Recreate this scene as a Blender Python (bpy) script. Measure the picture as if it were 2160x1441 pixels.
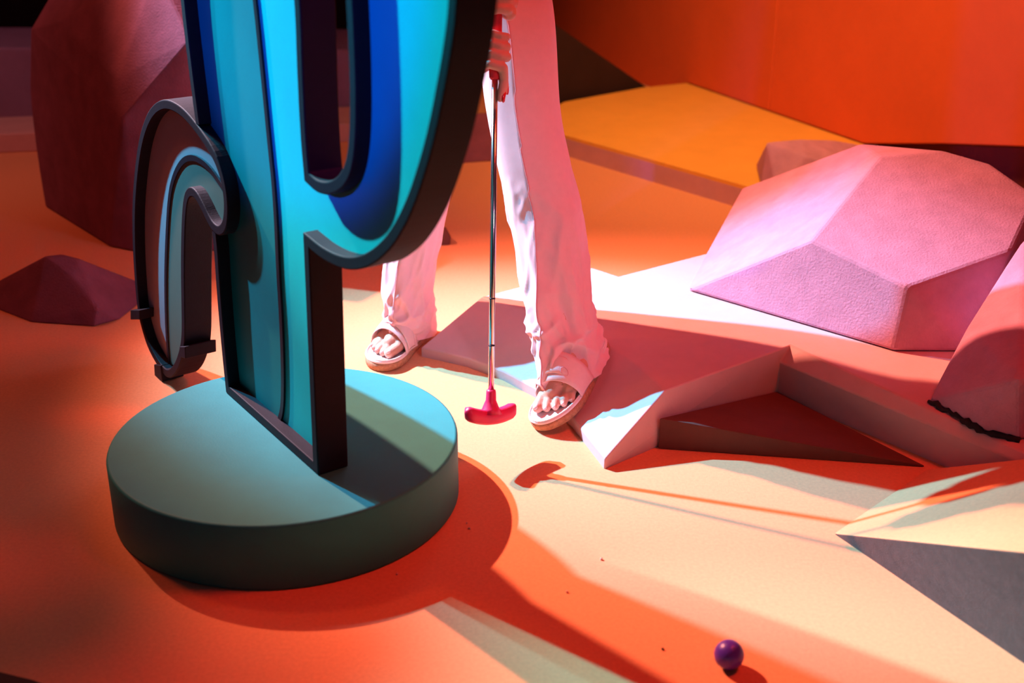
import bpy, bmesh, math, random
import numpy as np
from mathutils import Vector, Matrix
from mathutils.noise import noise as pnoise
from mathutils.geometry import tessellate_polygon
random.seed(4)
for o in list(bpy.data.objects): bpy.data.objects.remove(o)
SC = bpy.context.scene
COL = SC.collection

# ------------------------------------------------------------------ camera
F = 2600.0; PITCH = math.radians(22.9); H = 1.116
cd = bpy.data.cameras.new('camera'); cd.sensor_width = 36.0; cd.lens = F/2160*36.0
cd.clip_start = 0.05
cam = bpy.data.objects.new('camera', cd); COL.objects.link(cam)
cam.location = (0, 0, H); cam.rotation_euler = (math.pi/2-PITCH, 0, 0)
cd.dof.use_dof = True; cd.dof.focus_distance = 2.42; cd.dof.aperture_fstop = 3.2
SC.camera = cam

# ------------------------------------------------------------------ world, lights, exposure
SC.view_settings.view_transform = 'Standard'; SC.view_settings.look = 'None'
SC.view_settings.gamma = 1.0; SC.view_settings.use_curve_mapping = False
SC.view_settings.exposure = 0.0
w = bpy.data.worlds.new('world'); SC.world = w; w.use_nodes = True
w.node_tree.nodes['Background'].inputs[0].default_value = (0.40, 0.28, 0.42, 1)
w.node_tree.nodes['Background'].inputs[1].default_value = 0.045
def spot(name, loc, aim, col, power, deg, blend, radius):
    l = bpy.data.lights.new(name, 'SPOT'); l.color = col; l.energy = power
    l.spot_size = math.radians(deg); l.spot_blend = blend; l.shadow_soft_size = radius
    o = bpy.data.objects.new(name, l); COL.objects.link(o); o.location = loc
    o.rotation_euler = (Vector(aim)-Vector(loc)).to_track_quat('-Z', 'Y').to_euler()
    return o
# coloured stage spotlights out of frame; the pink and rose ones are added fill
spot('cyan_stage_spot', (-2.80, 3.97, 3.0), (0.22, 2.33, 0.0), (0.06, 0.62, 1.0), 3300, 24, 1.0, 0.035)
spot('cyan_cactus_spot', (-2.95, 3.80, 3.0), (-0.30, 1.72, 0.82), (0.0, 0.80, 1.0), 2300, 15, 0.8, 0.03)
spot('warm_stage_spot', (-2.52, 4.24, 3.0), (0.42, 2.24, 0), (1.0, 0.32, 0.20), 2700, 32, 1.0, 0.035)
spot('red_stage_spot', (1.65, 1.75, 3.2), (-0.05, 1.85, 0), (1.0, 0.045, 0.015), 250, 56, 1.0, 0.40)
spot('blue_stage_spot', (-1.9, -0.3, 1.75), (-0.33, 1.84, 1.00), (0.01, 0.10, 1.0), 260, 19, 0.4, 0.04)
spot('pink_fill_spot', (1.55, -0.50, 1.9), (0.08, 2.32, 0.35), (1.0, 0.42, 0.62), 130, 17, 1.0, 0.12)  # fill added to brighten the trouser fronts and bring out their folds
spot('violet_stage_spot', (-1.2, -0.6, 2.8), (0.95, 2.5, 0.1), (0.45, 0.20, 0.80), 7, 50, 1.0, 0.8)
spot('orange_stage_spot', (0.3, 3.0, 3.0), (1.15, 4.4, 0.2), (1.0, 0.44, 0.18), 400, 70, 1.0, 0.2)
spot('crimson_wash_spot', (-2.4, 3.2, 3.2), (-1.3, 2.4, 0), (1.0, 0.14, 0.025), 105, 80, 1.0, 0.2)
spot('rose_fill_spot', (-2.3, 2.6, 3.0), (-2.0, 4.7, 0), (1.0, 0.36, 0.30), 110, 50, 1.0, 0.2)  # fill added to lift the dim kerb and box on the left

# ------------------------------------------------------------------ pixel helpers (2160 x 1441 frame)
def ray(x, y):
    u = (x-1080)/F; v = (y-720.5)/F
    return Vector((u, math.cos(PITCH)-v*math.sin(PITCH), -math.sin(PITCH)-v*math.cos(PITCH)))
EYE = Vector((0, 0, H))
def G(x, y, z=0.0):
    r = ray(x, y); return EYE + r*((z-H)/r.z)
def onY(x, y, Y):
    r = ray(x, y); return EYE + r*(Y/r.y)
def onP(x, y, p0, n):
    r = ray(x, y); return EYE + r*((p0-EYE).dot(n)/r.dot(n))

# ------------------------------------------------------------------ materials
def mat(name, col, rough=0.7, metal=0.0, noise=0.0, nscale=30.0, bump=0.0, bscale=200.0, spec=0.4, col2=None, sheen=0.0, sss=0.0, coat=0.0):
    m = bpy.data.materials.new(name); m.use_nodes = True
    nt = m.node_tree; b = nt.nodes['Principled BSDF']
    b.inputs['Base Color'].default_value = (*col, 1); b.inputs['Roughness'].default_value = rough
    b.inputs['Metallic'].default_value = metal
    b.inputs['Specular IOR Level'].default_value = spec
    b.inputs['Sheen Weight'].default_value = sheen
    b.inputs['Coat Weight'].default_value = coat
    if sss:
        b.inputs['Subsurface Weight'].default_value = sss; b.inputs['Subsurface Scale'].default_value = 0.006
    tc = nt.nodes.new('ShaderNodeTexCoord')
    if noise > 0 or col2:
        n = nt.nodes.new('ShaderNodeTexNoise'); n.inputs['Scale'].default_value = nscale
        n.inputs['Detail'].default_value = 6; n.inputs['Roughness'].default_value = 0.65
        nt.links.new(tc.outputs['Object'], n.inputs['Vector'])
        r = nt.nodes.new('ShaderNodeValToRGB')
        c2 = col2 or tuple(max(0, c*(1-noise)) for c in col)
        c1 = col if col2 else tuple(min(1, c*(1+noise*0.6)) for c in col)
        r.color_ramp.elements[0].color = (*c2, 1); r.color_ramp.elements[0].position = 0.3
        r.color_ramp.elements[1].color = (*c1, 1); r.color_ramp.elements[1].position = 0.72
        nt.links.new(n.outputs['Fac'], r.inputs[0]); nt.links.new(r.outputs[0], b.inputs['Base Color'])
    if bump > 0:
        n2 = nt.nodes.new('ShaderNodeTexNoise'); n2.inputs['Scale'].default_value = bscale
        n2.inputs['Detail'].default_value = 4
        nt.links.new(tc.outputs['Object'], n2.inputs['Vector'])
        bp = nt.nodes.new('ShaderNodeBump'); bp.inputs['Strength'].default_value = bump
        bp.inputs['Distance'].default_value = 0.004
        nt.links.new(n2.outputs['Fac'], bp.inputs['Height']); nt.links.new(bp.outputs[0], b.inputs['Normal'])
    return m
M = {}
M['carpet'] = mat('orange_carpet', (0.85, 0.37, 0.18), 0.95, noise=0.10, nscale=160, bump=0.35, bscale=900, spec=0.05, sheen=0.1)
M['mound_shade'] = mat('dark_brown_mound_shade', (0.10, 0.055, 0.05), 0.95, noise=0.3, nscale=60, bump=0.5, bscale=700, spec=0.1, sheen=0.2)  # shade of the mound's unlit side, put into the colour
M['plaster'] = mat('pale_pink_paint', (0.64, 0.43, 0.45), 0.75, noise=0.05, nscale=22, bump=0.12, bscale=160, spec=0.2)
M['rock_pink'] = mat('pink_rock_paint', (0.57, 0.28, 0.41), 0.9, noise=0.16, nscale=16, bump=0.3, bscale=210, spec=0.15)
M['rock_mauve'] = mat('mauve_rock_paint', (0.24, 0.075, 0.12), 0.9, noise=0.2, nscale=14, bump=0.3, bscale=190, spec=0.15)
M['rock_edge'] = mat('dark_torn_edge', (0.02, 0.012, 0.02), 0.9, noise=0.3, nscale=90)
M['wall'] = mat('orange_wall_paint', (0.80, 0.14, 0.04), 0.8, noise=0.08, nscale=3, bump=0.05, bscale=120, spec=0.15)
M['ledge'] = mat('yellow_orange_paint', (0.88, 0.46, 0.08), 0.8, noise=0.06, nscale=8, bump=0.06, bscale=120, spec=0.15)
M['kerb'] = mat('dusty_pink_paint', (0.66, 0.36, 0.36), 0.8, noise=0.08, nscale=12, bump=0.06, bscale=150, spec=0.15)
M['bench'] = mat('purple_box_paint', (0.30, 0.16, 0.30), 0.8, noise=0.12, nscale=9, bump=0.1, bscale=150)
M['dark'] = mat('dark_backdrop', (0.03, 0.015, 0.015), 0.9, noise=0.3, nscale=4)
M['darkred'] = mat('dark_red_recess_shade', (0.16, 0.02, 0.015), 0.9, noise=0.2, nscale=5)  # shade of the recess, put into the colour
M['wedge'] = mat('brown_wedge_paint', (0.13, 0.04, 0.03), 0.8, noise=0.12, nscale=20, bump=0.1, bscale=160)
M['frame'] = mat('dark_aubergine_paint', (0.012, 0.007, 0.015), 0.65, noise=0.15, nscale=40, bump=0.08, bscale=300, spec=0.22)
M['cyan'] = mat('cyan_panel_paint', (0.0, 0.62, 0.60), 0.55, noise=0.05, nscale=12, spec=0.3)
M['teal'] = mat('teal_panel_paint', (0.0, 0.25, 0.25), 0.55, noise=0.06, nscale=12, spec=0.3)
M['greyp'] = mat('pale_grey_panel_paint', (0.46, 0.44, 0.50), 0.55, noise=0.05, nscale=12, spec=0.3)
M['sage'] = mat('sage_panel_paint', (0.10, 0.20, 0.17), 0.55, noise=0.05, nscale=12, spec=0.3)
M['line'] = mat('black_line_paint', (0.012, 0.010, 0.02), 0.5)
M['base'] = mat('teal_base_paint', (0.025, 0.29, 0.30), 0.6, noise=0.06, nscale=18, bump=0.06, bscale=300, spec=0.3)
M['chrome'] = mat('chrome_steel', (0.75, 0.72, 0.75), 0.16, metal=1.0, noise=0.05, nscale=60)
M['rubber'] = mat('magenta_rubber', (0.78, 0.02, 0.12), 0.42, noise=0.05, nscale=50, bump=0.05, bscale=300, spec=0.5)
M['grip'] = mat('red_rubber_grip', (0.80, 0.03, 0.05), 0.6, noise=0.08, nscale=80, bump=0.2, bscale=400)
M['ball'] = mat('violet_ball_plastic', (0.10, 0.03, 0.50), 0.35, noise=0.05, nscale=60, bump=0.06, bscale=350, spec=0.5)
M['trouser'] = mat('blush_trouser_cloth', (0.86, 0.55, 0.58), 0.85, noise=0.04, nscale=60, bump=0.12, bscale=900, spec=0.2, sheen=0.25)
M['stitch'] = mat('seam_thread', (0.74, 0.36, 0.40), 0.9, noise=0.1, nscale=90)
M['skin'] = mat('skin', (0.72, 0.36, 0.27), 0.5, noise=0.10, nscale=28, bump=0.12, bscale=260, spec=0.4, sss=0.15)
M['nail'] = mat('pale_nail', (0.85, 0.60, 0.56), 0.3, noise=0.04, nscale=90, spec=0.5)
M['rednail'] = mat('red_nail', (0.70, 0.02, 0.03), 0.2, noise=0.04, nscale=90, spec=0.6)
M['strap'] = mat('pink_sandal_leather', (0.84, 0.60, 0.60), 0.55, noise=0.05, nscale=70, bump=0.1, bscale=500, spec=0.35)
M['footbed'] = mat('pale_footbed', (0.86, 0.72, 0.74), 0.8, noise=0.06, nscale=60, bump=0.1, bscale=500)
M['cork'] = mat('cork_sole', (0.52, 0.26, 0.15), 0.85, noise=0.35, nscale=140, bump=0.3, bscale=500, spec=0.2)
M['whitestitch'] = mat('white_sandal_stitching', (0.86, 0.80, 0.80), 0.8, noise=0.05, nscale=90)
M['shirt'] = mat('blush_top_cloth', (0.82, 0.50, 0.54), 0.9, noise=0.05, nscale=40, bump=0.1, bscale=700)
M['hair'] = mat('brown_hair', (0.07, 0.035, 0.02), 0.5, noise=0.4, nscale=70, bump=0.5, bscale=200)
M['crumb'] = mat('pale_grit', (0.75, 0.5, 0.4), 0.9, noise=0.2, nscale=200)

# ------------------------------------------------------------------ object helpers
def smooth(me, on=True):
    me.polygons.foreach_set('use_smooth', [on]*len(me.polygons))
def mk(name, verts, faces, m, parent=None, sm=False):
    me = bpy.data.meshes.new(name); me.from_pydata([tuple(v) for v in verts], [], faces); me.update()
    o = bpy.data.objects.new(name, me); COL.objects.link(o)
    me.materials.append(M[m] if isinstance(m, str) else m)
    if sm: smooth(me)
    if parent is not None: o.parent = parent
    return o
def from_bm(name, bm, m, parent=None, sm=False, recalc=True):
    if recalc: bmesh.ops.recalc_face_normals(bm, faces=bm.faces[:])
    me = bpy.data.meshes.new(name); bm.to_mesh(me); bm.free()
    o = bpy.data.objects.new(name, me); COL.objects.link(o)
    me.materials.append(M[m] if isinstance(m, str) else m)
    if sm: smooth(me)
    if parent is not None: o.parent = parent
    return o
def tag(o, label, cat, group=None):
    o['label'] = label; o['category'] = cat
    if group: o['group'] = group
    return o
def struct(o, label=None):
    o['kind'] = 'structure'
    if label: o['label'] = label
    return o
def empty(name, loc=(0, 0, 0)):
    o = bpy.data.objects.new(name, None); COL.objects.link(o); o.location = loc
    o.empty_display_size = 0.05
    bpy.context.view_layer.update(); return o
def adopt(root, *objs):          # world-space meshes become parts of a root that stands elsewhere
    inv = Matrix.Translation(root.location).inverted()
    for o in objs:
        o.parent = root; o.matrix_parent_inverse = inv
def bevel(o, w, seg=2, ang=30):
    md = o.modifiers.new('bevel', 'BEVEL'); md.width = w; md.segments = seg; md.limit_method = 'ANGLE'
    md.angle_limit = math.radians(ang); md.harden_normals = False
    return o
def hull(name, pts, m, parent=None, bev=0.006, disp=0.0):
    bm = bmesh.new()
    vs = [bm.verts.new(tuple(p)) for p in pts]
    r = bmesh.ops.convex_hull(bm, input=vs)
    junk = [e for e in r['geom_interior'] if isinstance(e, bmesh.types.BMVert)]
    bmesh.ops.delete(bm, geom=junk, context='VERTS')
    loose = [v for v in bm.verts if not v.link_faces]
    bmesh.ops.delete(bm, geom=loose, context='VERTS')
    bmesh.ops.dissolve_limit(bm, angle_limit=math.radians(3), verts=bm.verts[:], edges=bm.edges[:])
    o = from_bm(name, bm, m, parent)
    if bev: bevel(o, bev, 2, 8)
    return o
def prism(name, top, bottom, m, parent=None):
    n = len(top); vs = list(top)+list(bottom)
    nrm = Vector((0, 0, 0))
    for i in range(n):
        p, q = Vector(top[i]), Vector(top[(i+1) % n])
        nrm += (p-Vector(top[0])).cross(q-Vector(top[0]))
    rot = nrm.normalized().rotation_difference(Vector((0, 0, 1))).to_matrix()
    flat = [rot @ (Vector(p)-Vector(top[0])) for p in top]
    tris = tessellate_polygon([[Vector((p.x, p.y, 0)) for p in flat]])
    fs = [tuple(t) for t in tris]+[tuple(n+i for i in t[::-1]) for t in tris]
    fs += [(i, n+i, n+(i+1) % n, (i+1) % n) for i in range(n)]
    bm = bmesh.new(); bv = [bm.verts.new(tuple(v)) for v in vs]
    for f in fs:
        try: bm.faces.new([bv[i] for i in f])
        except ValueError: pass
    return from_bm(name, bm, m, parent)
def tube(name, pts, rad, m, parent=None, n=10, caps=True):
    pts = [Vector(p) for p in pts]; k = len(pts)
    rad = rad if isinstance(rad, (list, tuple)) else [rad]*k
    vs = []; fs = []
    ref = Vector((0, 0, 1))
    d0 = (pts[1]-pts[0]).normalized()
    if abs(d0.dot(ref)) > 0.9: ref = Vector((1, 0, 0))
    a = d0.cross(ref).normalized()
    for i, p in enumerate(pts):
        d = (pts[min(i+1, k-1)]-pts[max(i-1, 0)]).normalized()
        a = (a-d*a.dot(d)).normalized(); b = d.cross(a)
        for j in range(n):
            t = 2*math.pi*j/n; vs.append(p+(a*math.cos(t)+b*math.sin(t))*rad[i])
    for i in range(k-1):
        for j in range(n):
            fs.append((i*n+j, i*n+(j+1) % n, (i+1)*n+(j+1) % n, (i+1)*n+j))
    if caps:
        fs.append(tuple(range(n-1, -1, -1))); fs.append(tuple((k-1)*n+j for j in range(n)))
    return mk(name, vs, fs, m, parent, True)

# ================================================================== SETTING
# carpeted floor, one big sheet
fl = mk('floor', [(-8, -1.5, 0), (8, -1.5, 0), (8, 8, 0), (-8, 8, 0),
                  (-8, -1.5, -.05), (8, -1.5, -.05), (8, 8, -.05), (-8, 8, -.05)],
        [(0, 1, 2, 3), (7, 6, 5, 4), (0, 4, 5, 1), (1, 5, 6, 2), (2, 6, 7, 3), (3, 7, 4, 0)], 'carpet')
struct(fl, 'orange carpeted course floor')

# orange back wall: two panels with a seam, cut off obliquely at the lower left
Wa = G(1450, 175, .075); Wb = G(1820, 303, .075)
wd = (Wb-Wa); wd.z = 0; wd.normalize(); wn = Vector((wd.y, -wd.x, 0))          # faces the camera
if wn.dot(EYE-Wa) < 0: wn = -wn
wall = empty('wall_back', (Wa.x, Wa.y, 0)); struct(wall, 'orange painted back wall of large panels')
def wpt(x, y): return onP(x, y, Wa, wn)
TOPZ = 2.6
def wall_panel(bottom):
    a, b = bottom[0], bottom[-1]
    front = list(bottom)+[Vector((b.x, b.y, TOPZ)), Vector((a.x, a.y, TOPZ))]
    back = [p-wn*0.03 for p in front]
    o = prism('panel', front, back, 'wall'); adopt(wall, o); bevel(o, .004, 2); return o
s1 = wpt(1622, 236); s1.z = 0.075
gap = wd*0.0025
lw = Wa-wd*1.9
wall_panel([Vector((lw.x, lw.y, 0)), Vector((Wa.x, Wa.y, 0))-wd*.03, Vector((Wa.x, Wa.y, .076)), s1-gap])
wall_panel([s1+gap, Vector((Wb.x, Wb.y, .075)), wpt(1990, 303), wpt(2160, 309), wpt(2460, 320)])
# dark red board standing in for the shadowed floor under that wall's raised end
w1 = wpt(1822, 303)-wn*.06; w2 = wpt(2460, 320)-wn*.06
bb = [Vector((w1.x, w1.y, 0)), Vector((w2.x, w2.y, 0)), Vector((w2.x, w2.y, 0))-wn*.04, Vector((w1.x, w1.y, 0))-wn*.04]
o = prism('recess_shade_board', [Vector((p.x, p.y, .7)) for p in bb], bb, 'darkred'); struct(o, 'dark red board standing in for the shade under the raised wall edge')
# dark far wall on the left
o = prism('wall_left', [Vector((-7.9, 6.4, 2.6)), Vector((1.6, 7.6, 2.6)), Vector((1.6, 7.66, 2.6)), Vector((-7.9, 6.46, 2.6))],
          [Vector((-7.9, 6.4, 0)), Vector((1.6, 7.6, 0)), Vector((1.6, 7.66, 0)), Vector((-7.9, 6.46, 0))], 'dark'); struct(o, 'dark wall far behind the rocks')

# added dark board standing in for the dark gap between ledge and orange wall
ba = Vector((.05, 4.86, 0)); bb_ = Vector((.575, 5.285, 0)); bdir = (bb_-ba).normalized(); bn = Vector((bdir.y, -bdir.x, 0))
tl = onP(1100, 3, ba, bn); tr = onP(1368, 187, ba, bn)
pts = [Vector((tl.x, tl.y, 0)), Vector((tr.x, tr.y, 0)), tr, tl]
o = prism('dark_gap_board_1', pts, [p-bn*.02 for p in pts] if bn.y < 0 else [p+bn*.02 for p in pts], 'dark'); struct(o, 'added dark board standing in for the dark gap behind the yellow ledge')

# ------------------------------------------------------------------ yellow ledge by the wall
Zl = 0.075
t = [G(1110, 262, Zl), G(1195, 286, Zl), G(1550, 386, Zl), Vector((.98, 3.38, Zl)), Vector((1.50, 3.55, Zl)), Wb.copy(), Wa.copy(), G(1355, 185, Zl), G(1190, 215, Zl)]
t = [Vector((p.x, p.y, Zl)) for p in t]
t[5] += wn*.004; t[6] += wn*.004
root = empty('wall_ledge', (t[2].x, t[2].y, 0)); tag(root, 'long low ledge with yellow top at the foot of the orange wall', 'ledge')
top = prism('ledge_top', t, [p-Vector((0, 0, .012)) for p in t], 'ledge')
bot = prism('ledge_riser', [p-Vector((0, 0, .012)) for p in t], [Vector((p.x, p.y, 0)) for p in t], 'kerb')
adopt(root, top, bot)

# ------------------------------------------------------------------ star-shaped platform with ramp
Zp = 0.11
R = [G(1015, 627, Zp), G(1100, 650, Zp), G(1190, 686, Zp), G(1283, 729, Zp), G(1343, 768, Zp), G(1403, 823, Zp)]
B = [G(888, 752), G(985, 774), G(1062, 803), G(1135, 842), G(1207, 902), G(1275, 990)]
KZ = 0.022
C = G(1645, 737, Zp)
cdir = Vector((.635, -.772, 0)); cback = Vector((.772, .635, 0))
Cg = G(1638, 835); Eg = Cg+cdir*0.95
Cl = Vector((Cg.x, Cg.y, .077)); El = Vector((Eg.x, Eg.y, .062))
Eu = Eg+cback*0.34; Eu.z = Zp
far = [Vector((1.6, 1.85, Zp)), Vector((1.55, 2.7, Zp)), Vector((1.2, 3.05, Zp)), G(1490, 535, Zp), G(1305, 583, Zp), G(1250, 565, Zp)]
bm = bmesh.new()
def bv(p): return bm.verts.new(tuple(p))
vR = [bv(p) for p in R]; vB = [bv((p.x, p.y, KZ)) for p in B]; vB0 = [bv((p.x, p.y, 0)) for p in B]
vC = bv(C); vC0 = bv((Cg.x, Cg.y, 0)); vCl = bv(Cl); vEl = bv(El); vE0 = bv((Eg.x, Eg.y, 0)); vEu = bv(Eu); vC2 = bv(C+Vector((.76, .65, 0))*.035)
vF = [bv(p) for p in far]; vF0 = [bv((p.x, p.y, 0)) for p in far]
bm.faces.new(vR+[vC, vC2, vEu]+vF)                                  # top
for i in range(5):
    bm.faces.new((vB[i], vB[i+1], vR[i+1], vR[i]))            # ramp
    bm.faces.new((vB0[i], vB0[i+1], vB[i+1], vB[i]))          # little kerb face
bm.faces.new((vB[5], vB0[5], vC0, vCl, vC, vR[5]))            # side face
bm.faces.new((vC, vCl, vC2)); bm.faces.new((vC2, vCl, vEl)); bm.faces.new((vC2, vEl, vEu)); bm.faces.new((vCl, vC0, vE0, vEl))
bm.faces.new((vEu, vEl, vE0, vF0[0], vF[0]))
for i in range(5): bm.faces.new((vF[i], vF0[i], vF0[i+1], vF[i+1]))
bm.faces.new((vF[5], vF0[5], vB0[0], vB[0], vR[0]))
bmesh.ops.triangulate(bm, faces=[f for f in bm.faces if len(f.verts) > 4])
bmesh.ops.recalc_face_normals(bm, faces=bm.faces[:])
for f in bm.faces: f.smooth = True
for e in bm.edges: e.smooth = len(e.link_faces) == 2 and e.calc_face_angle() < math.radians(24)
pl = from_bm('star_platform', bm, 'plaster'); bevel(pl, .003, 2, 26)
tag(pl, 'angular pale pink platform with a sloping ramp under the standing foot', 'platform')

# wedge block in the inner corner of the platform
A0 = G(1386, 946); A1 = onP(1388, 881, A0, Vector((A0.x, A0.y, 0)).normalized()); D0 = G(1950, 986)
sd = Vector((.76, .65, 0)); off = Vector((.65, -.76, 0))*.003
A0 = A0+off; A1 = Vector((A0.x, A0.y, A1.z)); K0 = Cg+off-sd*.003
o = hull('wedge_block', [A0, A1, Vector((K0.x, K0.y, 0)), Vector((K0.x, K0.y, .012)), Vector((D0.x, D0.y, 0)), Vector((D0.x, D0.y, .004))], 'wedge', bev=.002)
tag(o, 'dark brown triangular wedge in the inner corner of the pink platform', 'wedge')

# carpeted mound at the right front
T = G(1759, 1125); Rg = onY(2160, 1166, 1.43); Gg = G(2160, 1397)
M2 = G(1955, 990)
k = 1.9
Rx = T+(Rg-T)*k; Gx = T+(Gg-T)*k
pn = (M2-T).cross(Rg-T).normalized()
bk = M2+Vector((.635, -.772, 0))*0.75
bkz = T.z-(pn.x*(bk.x-T.x)+pn.y*(bk.y-T.y))/pn.z
pts = [T, Vector((M2.x, M2.y, .0)), Rx, Vector((Gx.x, Gx.y, 0)), Vector((bk.x, bk.y, bkz)), Vector((bk.x, bk.y, 0))]
o = hull('carpet_mound', pts, 'carpet', bev=.003)
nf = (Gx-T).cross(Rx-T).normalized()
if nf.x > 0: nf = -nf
tri = [T+Vector((.004, 0, 0)), Vector((Gx.x, Gx.y, .001)), Rx]  # dark panel paints shade onto the mound's unlit carpet side
side = prism('shade_side', [p+nf*.004 for p in tri], [p-nf*.002 for p in tri], 'mound_shade', o); side['label'] = 'mound side with its shade put into dark brown colour'
tag(o, 'carpeted wedge-shaped mound rising from the floor to a sharp ridge', 'ramp')

# ------------------------------------------------------------------ rocks
Zr = Zp+.002
v0 = G(1447, 612, Zr); v1 = G(1884, 741, Zr); v2 = G(2040, 742, Zr)
b_ = onY(1915, 605, v1.y+.012)
fn = (v1-v0).cross(b_-v0).normalized()
a_ = onP(1712, 506, v0, fn)
c_ = G(1855, 331, .40)
tn = (b_-a_).cross(c_-a_).normalized()
g_ = onP(2085, 345, a_, tn); h_ = onP(2185, 415, a_, tn); i_ = onP(2133, 528, a_, tn)
lnn = (a_-v0).cross(c_-v0).normalized()
d_ = onP(1565, 397, v0, lnn); e_ = onP(1815, 303, v0, lnn)
pts = [v0, v1, v2, a_, b_, c_, g_, h_, i_, d_, e_, onY(1990, 318, g_.y+.06), v2+Vector((.16, .25, 0)), Vector((1.35, 2.85, Zr)),
       Vector((.75, 3.0, Zr)), Vector((d_.x+.02, d_.y+.04, Zr)), Vector((1.25, 2.9, .28))]
o = hull('boulder', pts, 'rock_pink', bev=.007)
tag(o, 'large faceted pink boulder sitting on the white platform', 'rock')
# rock behind it
q = [G(1604, 392, .077), onY(1618, 300, 3.72), onY(1690, 294, 3.74), onY(1655, 385, 3.66), onY(1760, 296, 3.86), onY(1812, 305, 3.95),
     Vector((1.30, 3.85, .077)), Vector((1.1, 4.02, .077)), G(1640, 410, .077), Vector((1.25, 3.6, .077)), onY(1700, 330, 3.64), Vector((.80, 3.95, .077))]
o = hull('boulder', q, 'rock_pink', bev=.006)
tag(o, 'lower mauve boulder half hidden behind the large pink boulder', 'rock')
# front right rock, standing on the step
def onplat(x, y):
    hit, loc, nr, _ = pl.ray_cast(EYE, ray(x, y).normalized()); return loc+Vector((0, 0, .0012))
def platz(x, y):
    hit, loc, nr, _ = pl.ray_cast(Vector((x, y, 1)), Vector((0, 0, -1))); return Vector((x, y, loc.z+.0012 if hit else .001))
f0 = onplat(1958, 846); f1 = onplat(2062, 908); f2 = onplat(2150, 930)
f3 = onY(2040, 690, f0.y+.10); f4 = onY(2160, 500, f0.y+.28)
q = [f0, f1, f2, f3, f4, f4+Vector((.25, -.06, .05)), onY(2160, 655, f0.y+.06), platz(f2.x+.16, f2.y+.04), platz(1.35, 2.28),
     platz(1.05, 2.36), onY(2150, 800, f2.y-.005)]
o = hull('boulder', q, 'rock_pink', bev=.006)
tag(o, 'tilted dusky boulder with a ragged black lower edge on the step', 'rock')
edge = [f0.lerp(f1, i/13) for i in range(14)]+[f1.lerp(f2, i/8) for i in range(1, 9)]
ed = [p+Vector((random.uniform(-.003, .003), random.uniform(-.006, -.001), random.uniform(-.002, .006))) for p in edge]
tube('torn_edge', ed, [random.uniform(.003, .008) for _ in ed], 'rock_edge', o, 7)
# large maroon rock, left background
q = [G(95, 437), G(230, 521), G(285, 532), Vector((-.62, 3.30, 0)), Vector((-.55, 3.8, 0)), Vector((-1.3, 4.1, 0)),
     onY(62, 190, 3.74), onY(64, 62, 3.70), onY(125, 45, 3.55), onY(112, -20, 3.75), onY(250, 165, 3.26), onY(258, 250, 3.22), onY(400, 85, 3.16),
     onY(330, -60, 3.3), onY(460, 120, 3.2), onY(450, -40, 3.4), onY(200, -90, 3.7), onY(400, -120, 3.7), onY(75, 300, 3.76)]
o = hull('boulder', q, 'rock_mauve', bev=.008)
tag(o, 'tall dark maroon boulder behind the curled cactus arm', 'rock')
# small maroon rock
q = [G(-40, 640), G(0, 656), G(65, 681), G(198, 690), G(252, 675), G(290, 645), G(300, 625), onY(95, 540, 2.86), onY(130, 536, 2.90),
     onY(165, 545, 2.87), onY(150, 580, 2.815), onY(205, 650, 2.745), Vector((-.93, 3.0, 0)), Vector((-1.25, 3.05, 0)), Vector((-1.38, 2.95, 0))]
o = hull('small_rock', q, 'rock_mauve', bev=.005)
tag(o, 'low mauve rock lying flat on the carpet beside the cactus', 'rock')
# little rock seen behind the trouser leg
q = [G(905, 510), G(930, 519), G(950, 517), onY(940, 478, 3.38), onY(952, 500, 3.36), onY(915, 482, 3.40), Vector((-.20, 3.48, 0)), Vector((-.30, 3.46, 0)), onY(890, 485, 3.42)]
o = hull('small_rock', q, 'wedge', bev=.004)
tag(o, 'tiny brown rock on the floor behind the trouser leg', 'rock')
# low maroon rock behind the putter shaft
q = [G(900, 350), G(985, 343), G(1072, 338), onY(990, 240, 4.4), onY(1060, 235, 4.45), onY(900, 260, 4.4), Vector((-.02, 4.75, 0)), Vector((-.35, 4.75, 0)), onY(1070, 250, 4.5)]
o = hull('boulder', q, 'rock_mauve', bev=.006)
tag(o, 'dark maroon boulder far back between cactus and trouser leg', 'rock')

# ------------------------------------------------------------------ left background: kerb and purple box
kb = [G(-150, 330), G(110, 318), G(420, 300), G(760, 300)]
zk = .07
tp = [Vector((p.x, p.y, zk)) for p in kb]+[Vector((p.x, p.y+.30, zk)) for p in kb[::-1]]
o = prism('kerb_step', tp, [Vector((p.x, p.y, 0)) for p in tp], 'kerb'); bevel(o, .005, 2)
tag(o, 'low pink kerb step in the dim left background', 'kerb')
bx = [(-3.0, 5.02), (-1.55, 4.92), (-.2, 4.9), (-.2, 5.4), (-3.0, 5.5)]
zb = onY(0, 96, 5.0).z
bm = bmesh.new()
o = prism('backdrop_box', [Vector((x, y, zb)) for x, y in bx], [Vector((x, y, 0.0)) for x, y in bx], 'bench'); bevel(o, .012, 3)
tag(o, 'long purple box behind the maroon boulder', 'box')
# thin black plate peeking in at the near left corner
mt = [G(-160, 1400), G(-20, 1420), G(70, 1442), G(160, 1475), G(150, 1600), G(-160, 1600)]
o = prism('corner_plate', [Vector((p.x, p.y, .006)) for p in mt], [Vector((p.x, p.y, 0)) for p in mt], 'line')
tag(o, 'thin black plate at the near left corner of the carpet', 'mat')

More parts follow.
